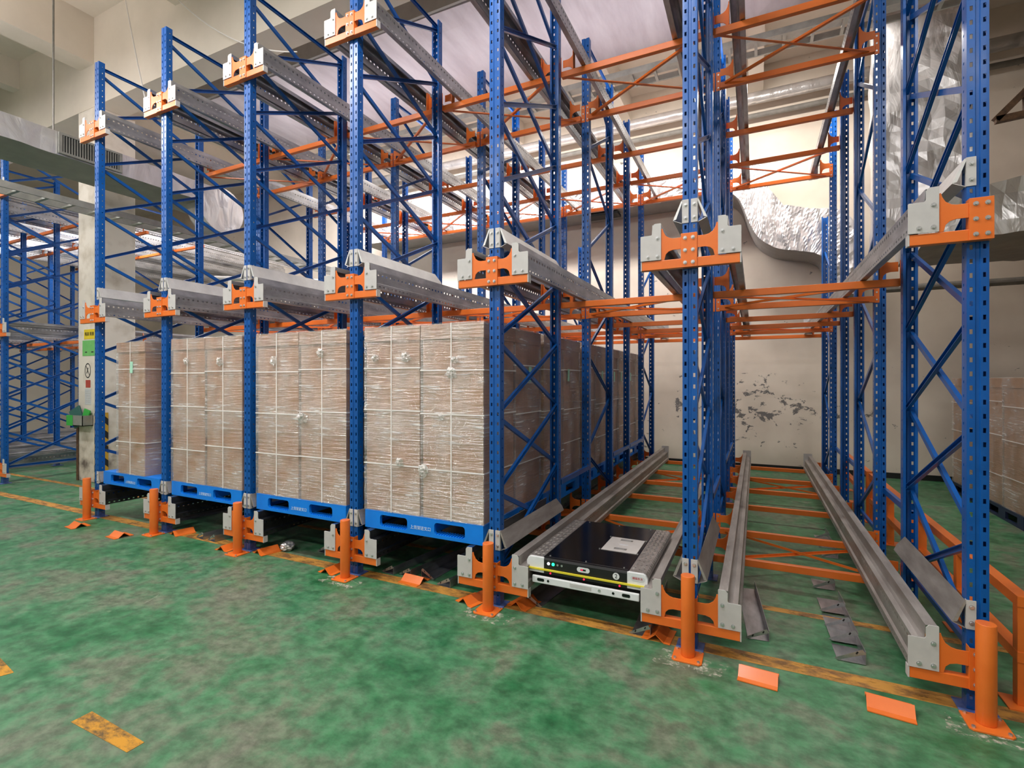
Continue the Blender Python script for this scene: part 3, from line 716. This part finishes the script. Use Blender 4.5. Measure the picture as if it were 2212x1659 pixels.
bp_ = link('front_bumper', MB().box(-.40, .40, -.022, .0, .242, .295).mesh('front_bumper', M['whiteplate'], bevel=.006), s); bp_['label'] = 'white front bumper bar'
link('name_plate', MB().box(-.10, .06, -.0235, -.0215, .258, .284).mesh('name_plate', M['greyplate']), bp_)
def disc(r, m, t=.002, n=20, sx=1):
    return MB().add(*(lambda a: (a.v, a.f))(MB().cyl((0, 0, 0), (0, -t, 0), r, n))).mesh('disc', m)
for x_ in (-.27, .22): link('sensor_hole', disc(.009, M['black']), bp_, (x_, -.0225, .27))
link('sensor_hole', disc(.010, M['zinc']), bp_, (.12, -.0225, .27))
for x_ in (-.33, .31):
    link('sensor_window', MB().prism([(-.028, -.006), (-.022, -.011), (.022, -.011), (.028, -.006), (.028, .006), (.022, .011), (-.022, .011), (-.028, .006)], 'y', -.0015, 0).mesh('sensor_window', M['black']), bp_, (x_, -.0222, .27))
for x_, m_, r_ in ((-.275, 'led_w', .010), (-.238, 'led_g', .011), (-.203, 'zinc', .008), (-.170, 'zinc', .008)):
    link('indicator_light', disc(r_, M[m_]), s, (x_, -.001, .392))
for x_ in (-.26, .0, .26): link('sensor_light', disc(.006, M['led_r']), s, (x_, -.001, .318+.004))
ov = [(.045*math.cos(a)*(1 if abs(math.cos(a)) < .7 else 1.05), .018*math.sin(a)) for a in [2*PI*q/24 for q in range(24)]]
ov = [((.03 if math.cos(a) > 0 else -.03)+.018*math.cos(a), .018*math.sin(a)) for a in [2*PI*(q+.5)/24 for q in range(24)]]
dp = link('display', MB().prism(ov, 'y', -.002, 0).mesh('display', M['whiteplate']), s, (-.005, -.0005, .388))
link('screen', MB().box(-.02, .02, -.003, -.002, -.006, .006).mesh('screen', M['black']), dp); link('lit_digit', MB().box(-.016, -.004, -.0036, -.003, -.004, .004).mesh('lit_digit', M['led_r']), dp)
nb = link('number_badge', disc(.024, M['whiteplate']), s, (.235, -.0005, .385))
link('lettering', text_mesh('2', .042, M['ink']), nb, (0, -.0025, 0), (PI/2, 0, 0))
lg = link('logo_sticker', MB().prism([(a*1.0, c*.95) for a, c in ov], 'y', -.001, 0).mesh('logo_sticker', M['paper_w']), s, (.385, -.0005, .392))
link('lettering', text_mesh('朗锐东方', .018, M['redink']), lg, (0, -.0015, 0), (PI/2, 0, 0))
cv = link('battery_cover', MB().box(-.138, .138, -.172, .172, 0, .004).mesh('battery_cover', M['galv'], bevel=.001), s, (.16, .54, ZT)); cv['label'] = 'silver square cover with two recessed handles'
cv.data.materials[0] = simple('brushed_cover', (206, 200, 196), (214, 208, 204), .4, .1, 20)
for y_ in (-.11, .115):
    link('handle', MB().box(-.05, .05, -.018, .018, .004, .0048).mesh('handle_recess', M['cable']), cv, (0, y_, 0))
    link('handle', MB().box(-.036, .036, -.010, .010, .0048, .008).mesh('handle', M['zinc'], bevel=.001), cv, (0, y_, 0))
link('sticker', MB().box(-.035, .035, -.012, .012, .004, .0048).mesh('sticker', M['paper_w']), cv)
for x_, y_ in ((-.28, .05), (.0, .05), (.28, .05), (-.28, 1.05), (0, 1.05), (.28, 1.05), (.01, .37), (.01, .71), (.306, .37), (.306, .71)):
    link('bolt', FB, s, (x_, y_, ZT-.004), None, (.7, .7, 1))

# ------------------------------------------------------------------ guard rail on the right
def guard(y0, y1, label):
    t = thing('guard_rail', label, 'guard rail', (1.30, y0, 0), 0, 'orange guard rails beside the rack')
    L_ = y1-y0
    for q in (0, L_/2, L_):
        link('post', MB().box(-.03, .03, q-.03, q+.03, .01, .57).mesh('post', M['orange'], bevel=.003), t)
        link('foot_plate', MB().box(-.08, .09, q-.08, q+.08, 0, .01).mesh('foot_plate', M['orange'], bevel=.002), t)
    for z in (.57, .27): link('rail_bar', MB().box(-.032, .032, -.034, L_+.034, z-.03, z+.03).mesh('rail_bar', M['orange'], bevel=.003), t)
guard(3.66, 5.50, 'orange steel guard rail at the right, nearest section'); guard(5.72, 7.56, 'orange steel guard rail at the right, middle section'); guard(7.78, 9.6, 'orange steel guard rail at the right, farthest section')

# ------------------------------------------------------------------ cartons on dark pallets at the right
for n_, y_ in enumerate((9.1, 7.88, 6.66)):
    nm = ['farthest', 'middle', 'nearest'][n_]
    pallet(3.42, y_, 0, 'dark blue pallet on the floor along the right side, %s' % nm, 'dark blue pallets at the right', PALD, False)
    for c_ in (0, 1):
        for r_ in (0, 1):
            carton(2.83+c_*.625, y_+.01+r_*(CD+.033), PH+.003, 'brown carton on the %s dark pallet at the right, %s %s' % (nm, 'near' if r_ == 0 else 'far', 'aisle side' if c_ == 0 else 'wall side'), 'cartons along the right side')

# ------------------------------------------------------------------ neighbouring rack block behind the column
BX = [-11.55-PX*i for i in range(5)]; BS = [3.89+d for d in (0, 1.29, 2.33, 3.39)]
nmb = ['nearest the column', 'second', 'third', 'fourth', 'fifth']
for i, x in enumerate(BX):
    frame(x, BS[0], BS[1], 'blue frame of the rack left of the column, front, row %s' % nmb[i], 'frames of the rack beyond the column')
    if i > 0: frame(x, BS[2], BS[3], 'blue frame of the rack left of the column, rear, row %s' % nmb[i], 'frames of the rack beyond the column', zig=True)
    if i < 2:
        for li in range(3):
            f_ = front_bracket(x, LV[li], (-1, 1), 'orange bracket of the rack left of the column, %s, row %s' % (LVN[li], nmb[i])); f_.location.y = .41
    if i < 4:
        for li, z in enumerate(LV):
            for si in (1, 2, 3):
                beam(BX[i+1], BS[si], z, 'orange beam left of the column, %s, %s back, bay %s' % (LVN[li], ORD[si], nmb[i]), si == 2, 'beams of the rack beyond the column', far=True)
            for s_, xr, sd in ((1, BX[i+1], 'left'), (-1, x, 'right')):
                t = thing('shuttle_rail', 'silver rail left of the column, %s, %s side, bay %s' % (LVN[li], sd, nmb[i]), 'rail', (xr, BS[0]-.046, z), 0, 'rails of the rack beyond the column')
                link('rail_body', RL['long', s_], t)

# ------------------------------------------------------------------ column fittings
CF = 4.62
def on_col(name, me, x, z, lab, cat, y=CF): return tag(link(name, me, None, (x, y, z)), lab, cat)
def sheet(w_, h_, m): return MB().box(-w_/2, w_/2, -.004, -.001, -h_/2, h_/2).mesh('sheet', m)
yn = on_col('notice', sheet(.36, .17, M['paper_y']), -10.38, 2.56, 'yellow notice high on the column front', 'notice')
link('lettering', text_mesh('限高 限重', .07, M['ink']), yn, (0, -.006, 0), (PI/2, 0, 0))
gn = on_col('notice', sheet(.42, .27, M['paper_g']), -10.40, 2.32, 'green notice below the yellow one on the column', 'notice')
link('mark', MB().box(-.12, -.06, -.006, -.004, -.08, -.06).mesh('mark', M['ink']), gn); link('mark', MB().box(.08, .15, -.006, -.004, -.08, -.06).mesh('mark', M['ink']), gn)
ns = thing('no_smoking_sign', 'round no smoking symbol on the column front', 'sign', (-10.44, CF, 1.93))
bm = bmesh.new(); ring = MB()
for q in range(32):
    a, b2 = 2*PI*q/32, 2*PI*(q+1)/32
    ring.add([(.095*math.cos(a), -.003, .13*math.sin(a)), (.095*math.cos(b2), -.003, .13*math.sin(b2)), (.082*math.cos(b2), -.003, .113*math.sin(b2)), (.082*math.cos(a), -.003, .113*math.sin(a))], [(0, 1, 2, 3)])
bm.free()
link('ring', ring.mesh('ring', M['ink'], solid=.001), ns)
link('slash', MB().bar((-.06, -.003, .085), (.06, -.003, -.085), [(-.006, -.0005), (.006, -.0005), (.006, .0005), (-.006, .0005)], up=(0, 1, 0)).mesh('slash', M['ink']), ns)
link('cigarette', MB().bar((-.03, -.004, -.05), (.01, -.004, .05), [(-.008, -.0005), (.008, -.0005), (.008, .0005), (-.008, .0005)], up=(0, 1, 0)).mesh('cigarette', M['ink']), ns)
on_col('notice', sheet(.15, .13, M['red']), -10.43, 1.70, 'small red square notice on the column', 'notice')
ws = on_col('notice', sheet(.2, .28, M['paper_w']), -10.43, 1.48, 'white lined sheet pinned on the column', 'notice')
for q in range(8): link('printed_line', MB().box(-.08, .08, -.0055, -.004, .11-q*.03, .113-q*.03).mesh('printed_line', M['cable']), ws)
t = thing('document_box', 'grey metal tray holding green folders on the column front', 'document box', (-10.52, CF, .98))
link('tray_body', MB().box(-.26, .26, -.16, -.002, 0, .012).box(-.26, .26, -.16, -.15, 0, .18).box(-.26, -.25, -.16, -.002, 0, .18).box(.25, .26, -.16, -.002, 0, .18).box(-.26, .26, -.01, -.002, 0, .18).mesh('tray_body', M['tray']), t)
link('green_sheet', MB().box(-.26, -.05, -.163, -.161, 0, .18).mesh('green_sheet', M['paper_gs']), t)['label'] = 'green label stuck on tray'
tag(link('folder', MB().box(-.17, .17, -.015, .015, -.1, .12).mesh('folder', M['green_fold'], bevel=.004), None, (-10.6, CF-.09, 1.12), (-.3, 1.0, 0)), 'dark green folder leaning in the grey tray', 'folder')
tag(link('folder', MB().box(-.09, .09, -.01, .01, -.13, .13).mesh('folder', M['paper_gs'], bevel=.003), None, (-10.38, CF-.06, 1.13), (-.15, .2, 0)), 'bright green card standing in the grey tray', 'folder')
for x_, lab, m_, sg in ((-10.79, 'rusty corner guard angle on the left edge of the column', 'rust', 1), (-10.13, 'black and yellow striped corner guard on the right edge of the column', 'hazard', -1)):
    g_ = MB().box(*sorted((0, sg*.008)), 0, .17, 0, 1.2).box(*sorted((0, sg*.06)), -.008, 0, 0, 1.2)
    tag(link('corner_guard', g_.mesh('corner_guard', M[m_]), None, (x_ , CF-.03+.02, 0)), lab, 'corner guard')

# ------------------------------------------------------------------ ducts, trays and pipes
def crinkled(x0, x1, y0, y1, z0, z1, m, step=.12, amp=.02, seed=0):
    bm = bmesh.new(); bmesh.ops.create_cube(bm, size=1)
    for v in bm.verts: v.co = Vector((x0+(v.co.x+.5)*(x1-x0), y0+(v.co.y+.5)*(y1-y0), z0+(v.co.z+.5)*(z1-z0)))
    for ax, L_ in ((0, x1-x0), (1, y1-y0), (2, z1-z0)):
        n_ = min(60, int(L_/step))
        if n_ < 1: continue
        for q in range(1, n_):
            co = Vector(((x0, y0, z0)[0], y0, z0)); co[ax] += L_*q/n_; no = Vector((0, 0, 0)); no[ax] = 1
            bmesh.ops.bisect_plane(bm, geom=bm.verts[:]+bm.edges[:]+bm.faces[:], plane_co=co, plane_no=no)
    for v in bm.verts:
        p = v.co*3+Vector((seed, 0, 0)); v.co += Vector((noise.noise(p), noise.noise(p+Vector((5, 5, 5))), noise.noise(p+Vector((8, 2, 1)))))*amp
    return bm_mesh(bm, 'duct', m)
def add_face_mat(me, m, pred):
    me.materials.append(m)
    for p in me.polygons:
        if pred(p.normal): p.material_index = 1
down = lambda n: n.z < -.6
# broad flat duct under the ceiling
t = thing('air_duct', 'broad flat lilac-grey wrapped duct hanging under the ceiling above the rack', 'duct', (0, 0, 0))
link('duct_wrap', crinkled(-9.2, 4.2, 5.72, 7.72, 6.77, 7.3, M['fabric_lilac'], .3, .02, 2), t)
link('side_wrap', MB().box(-9.2, 4.2, 5.66, 5.70, 6.78, 7.3).mesh('side_wrap', M['fabric_grey']), t)
# long duct over the left
t = thing('air_duct', 'silver and grey rectangular duct with vent grille crossing before the column', 'duct', (0, 0, 0))
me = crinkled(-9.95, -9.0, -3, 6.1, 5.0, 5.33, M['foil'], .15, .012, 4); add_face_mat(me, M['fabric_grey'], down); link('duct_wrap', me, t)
gr = link('vent_grille', MB().box(-8.985, -8.96, 3.62, 4.42, 5.02, 5.05).box(-8.985, -8.96, 3.62, 4.42, 5.29, 5.32).box(-8.985, -8.96, 3.62, 3.66, 5.05, 5.29).box(-8.985, -8.96, 4.38, 4.42, 5.05, 5.29).mesh('vent_grille', M['tray']), t); gr['label'] = 'pale grille frame with vertical louvres'
link('grille_back', MB().box(-8.99, -8.984, 3.64, 4.4, 5.04, 5.3).mesh('grille_back', M['blackmatt']), t)
LV_ = MB().box(-8.983, -8.968, -.005, .007, 5.05, 5.29).mesh('louvre', M['tray'])
for q in range(22): link('louvre', LV_, gr, (0, 3.68+q*.0325, 0))
# elbow end going down
b = MB(); pts = []
t2 = link('duct_elbow', None, t) if 0 else None
eb = MB().cyl((-9.4, 6.1, 4.95), (-9.0, 6.1, 4.95), .42, 28).mesh('duct_elbow', M['foil']); link('duct_elbow', eb, t)
# back duct with S bend
t = thing('air_duct', 'large wrapped duct along the back wall with an S bend down at its right end', 'duct', (0, 0, 0))
low = [(-8.5, 5.02), (-.75, 5.02), (-.45, 4.98), (-.25, 4.8), (-.10, 4.4), (.05, 4.12), (.3, 3.93), (.6, 3.85), (.85, 3.78), (1.0, 3.62), (1.05, 3.1)]
upp = [(1.45, 3.1), (1.43, 3.9), (1.35, 4.25), (1.15, 4.45), (.85, 4.5), (.55, 4.52), (.35, 4.65), (.2, 4.9), (.15, 5.2), (0, 5.42), (-.3, 5.45), (-8.5, 5.45)]
Yf, Yb = 10.22, BACK-.02
kx = Yf/9.3
def smooth(pts, n_=6):
    out = []
    for i in range(len(pts)-1):
        p0, p1, p2, p3 = (pts[max(i-1, 0)], pts[i], pts[i+1], pts[min(i+2, len(pts)-1)])
        if abs(p2[0]-p1[0]) > 3: out.append(p1); continue
        if abs(p1[0]-p0[0]) > 3: p0 = p1
        if abs(p3[0]-p2[0]) > 3: p3 = p2
        for q in range(n_):
            t_ = q/n_
            out.append(tuple(.5*(2*p1[k_]+(p2[k_]-p0[k_])*t_+(2*p0[k_]-5*p1[k_]+4*p2[k_]-p3[k_])*t_*t_+(3*p1[k_]-p0[k_]-3*p2[k_]+p3[k_])*t_**3) for k_ in (0, 1)))
    return out+[pts[-1]]
low = smooth(low); upp = smooth(upp)
low = [(a*kx, 1.765+(c-1.765)*kx) for a, c in low]; upp = [(a*kx, 1.765+(c-1.765)*kx) for a, c in upp]
poly = low+upp
bm = bmesh.new(); n = len(poly)
fv = [bm.verts.new((a, Yf, c)) for a, c in poly]; bv = [bm.verts.new((a, Yb, c)) for a, c in poly]
ff = bm.faces.new(fv); bm.faces.new(list(reversed(bv)))
for q in range(n): bm.faces.new((fv[q], fv[(q+1) % n], bv[(q+1) % n], bv[q]))
bmesh.ops.recalc_face_normals(bm, faces=bm.faces)
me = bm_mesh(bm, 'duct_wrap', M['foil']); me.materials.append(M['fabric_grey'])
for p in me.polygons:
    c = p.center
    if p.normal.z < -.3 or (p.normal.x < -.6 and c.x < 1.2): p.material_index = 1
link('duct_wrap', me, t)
# loose crinkled foil skin on its front
def skin(name, quad_pts, n1, n2, amp, seed, m=None):
    b = MB(); (lo, up_) = quad_pts
    for i in range(n1+1):
        for j in range(n2+1):
            f1 = i/n1*(len(lo)-1); k0 = min(int(f1), len(lo)-2); fr = f1-k0
            pl = Vector(lo[k0]).lerp(Vector(lo[k0+1]), fr)
            f2 = i/n1*(len(up_)-1); k1 = min(int(f2), len(up_)-2); fr2 = f2-k1
            pu = Vector(up_[k1]).lerp(Vector(up_[k1+1]), fr2)
            p = pl.lerp(pu, j/n2); nn = noise.noise(Vector((i/n1*22+j/n2*1.5+seed, j/n2*1.3, 0)))+.5*noise.noise(Vector((i/n1*60+j/n2*4, j/n2*2.2+seed, 3)))+.35*noise.noise(p*6)
            b.v.append((p.x, p.y-abs(nn)*amp, p.z))
    for i in range(n1):
        for j in range(n2): b.f.append((i*(n2+1)+j, (i+1)*(n2+1)+j, (i+1)*(n2+1)+j+1, i*(n2+1)+j+1))
    return b.mesh(name, m or M['foil'], solid=.004)
lo = [(a, Yf-.01, c) for a, c in low if a > -.3*kx]
up_ = [(a*kx, Yf-.01, 1.765+(c-1.765)*kx) for a, c in [(-.1, 5.44), (.05, 5.35), (.15, 5.15), (.2, 4.9), (.4, 4.62), (.8, 4.5), (1.2, 4.42), (1.4, 4.0), (1.45, 3.1)]]
link('foil_skin', skin('foil_skin', (lo, up_), 110, 14, .055, 3), t)
link('foil_skin', skin('foil_skin', ([(-9.0, Yf-.01, 5.33), (-.5, Yf-.01, 5.33)], [(-9.0, Yf-.01, 5.76), (-.3, Yf-.01, 5.76)]), 160, 8, .06, 8), t)
link('diffuser', MB().box(-3.3, -2.6, 10.4, 10.7, 5.26, 5.31).mesh('diffuser', M['blackmatt']), t)['label'] = 'dark slot diffuser in the underside'
# vertical foil ducts at the right
def vduct(x0, x1, y0, y1, z0, z1, lab, seed):
    t = thing('air_duct', lab, 'duct', (0, 0, 0)); link('duct_wrap', crinkled(x0, x1, y0, y1, z0, z1, M['foil'], .14, .05, seed), t)
vduct(1.58, 1.92, 9.0, 9.4, 3.7, 7.9, 'narrow upright foil wrapped duct behind the rightmost row', 1)
vduct(2.05, 2.72, 9.0, 9.5, 4.32, 7.9, 'wide upright foil wrapped duct at the far right', 6)
t = thing('air_duct', 'big foil wrapped horizontal duct with grey underside at the far right', 'duct', (0, 0, 0))
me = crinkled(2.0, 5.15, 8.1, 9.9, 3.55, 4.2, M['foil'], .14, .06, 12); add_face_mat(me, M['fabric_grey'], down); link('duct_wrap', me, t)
for x_, lab in ((3.1, 'left of two'), (4.2, 'right of two')):
    tag(link('hanger_rod', MB().cyl((x_, 8.0, 4.1), (x_, 8.0, CEIL), .012, 6).mesh('hanger_rod', M['tray'])), 'thin steel hanger rod at the far right duct, '+lab, 'rod')
t = thing('pipe_bracket', 'brown triangular steel bracket high on the right wall', 'bracket', (0, 0, 0))
for n_, (p, q) in enumerate((((5.15, 7.7, 7.6), (2.50, 7.7, 4.78)), ((2.50, 7.7, 4.78), (2.80, 7.7, 4.80)), ((2.78, 7.7, 4.8), (2.78, 7.7, 5.10)))):
    link('strut', MB().bar(p, q, [(-.035, -.035), (.035, -.035), (.035, .035), (-.035, .035)], up=(0, 1, 0)).mesh('strut', M['rust']), t)
tag(link('pipe', MB().cyl((1.8, 10.4, 3.3), (5.15, 10.4, 3.3), .06, 12).mesh('pipe', M['cable'])), 'grey pipe running below the far right duct', 'pipe')
# cable trays
def tray(x0, x1, y0, y1, z, along, lab, rung=.3):
    t = thing('cable_tray', lab, 'cable tray', (0, 0, 0))
    if along == 'x':
        for y in (y0, y1): link('side_rail', MB().box(x0, x1, y-.012, y+.012, z, z+.09).mesh('side_rail', M['tray']), t)
        me = MB().box(-.02, .02, y0+.012, y1-.012, z, z+.025).mesh('rung', M['tray'])
        for q in range(int((x1-x0)/rung)): link('rung', me, t, (x0+.1+q*rung, 0, 0))
        link('side_cover', MB().box(x0, x1, y0+.02, y0+.2, z+.03, z+.09).mesh('cables', M['tray']), t)
    else:
        for x in (x0, x1): link('side_rail', MB().box(x-.012, x+.012, y0, y1, z, z+.09).mesh('side_rail', M['tray']), t)
        me = MB().box(x0+.012, x1-.012, -.02, .02, z, z+.025).mesh('rung', M['tray'])
        for q in range(int((y1-y0)/rung)): link('rung', me, t, (0, y0+.1+q*rung, 0))
tray(-8.5, 5.1, 7.80, 8.17, 6.50, 'x', 'long ladder cable tray under the back edge of the broad duct', .35)
tray(-9.05, -8.72, -3, 10.6, 4.25, 'y', 'galvanized ladder cable tray passing before the cream column at left')
b = MB()
tag(link('pipe', MB().cyl((-10, 10.75, 7.2), (5.1, 10.75, 7.2), .11, 14).mesh('pipe', M['foil'], smooth=True)), 'thick foil wrapped pipe high along the back wall', 'pipe')
tag(link('pipe', MB().cyl((-10, 10.9, 6.93), (5.1, 10.9, 6.93), .05, 12).mesh('pipe', M['cable'], smooth=True)), 'thin grey pipe below the foil pipe on the back wall', 'pipe')
for (x_, y_, lab) in ((-9.45, 2.62, 'right'), (-10.3, 2.62, 'left')):
    tag(link('hanger_rod', MB().cyl((x_, 3.1 if lab == 'left' else 3.75, 5.3), (x_, 3.1 if lab == 'left' else 3.75, CEIL), .014, 6).mesh('hanger_rod', M['cable'])), 'thin threaded hanger rod above the left duct, the %s one' % lab, 'rod')
# conduits
def catenary(p, q, sag, n=14):
    p = Vector(p); q = Vector(q); return [p.lerp(q, i/n)-Vector((0, 0, sag*4*(i/n)*(1-i/n))) for i in range(n+1)]
tag(link('conduit', MB().tube(catenary((-5.9, 4.3, 7.4), (-4.5, 4.3, 6.75), .35), .045, 10).mesh('conduit', M['cable'], smooth=True)), 'grey flexible conduit sagging from the ceiling', 'conduit')
tag(link('cable', MB().tube(catenary((-7.9, 4.5, 7.6), (-5.2, 4.5, 5.9), .25), .008, 6).mesh('cable', M['strap'])), 'thin white cable hanging from the beam behind the frames', 'cable')
tag(link('cable', MB().tube(catenary((-8.9, 4.4, 7.9), (-8.3, 4.4, 6.0), .05), .01, 6).mesh('cable', M['strap'])), 'thin white cord dropping beside the tall left frames', 'cable')
tag(link('pipe', MB().cyl((-10.9, 7.2, 4.05), (-7.5, 9.6, 4.05), .05, 12).mesh('pipe', M['strap'])), 'pale slanting pipe beyond the left frames', 'pipe')
# chips of concrete round the bollard feet
for i in (3, 4, 5, 6):
    x = ROWS[i]
    tag(link('floor_chips', decal('chips', [(x-.2, 3.22), (x+.2, 3.2), (x+.24, 3.36), (x-.16, 3.4)], M['chips'], .0022, .0005)), 'pale chipped concrete patch at the foot of the bollard, %s' % BN[i], 'floor damage')
print('objects', len(bpy.data.objects))
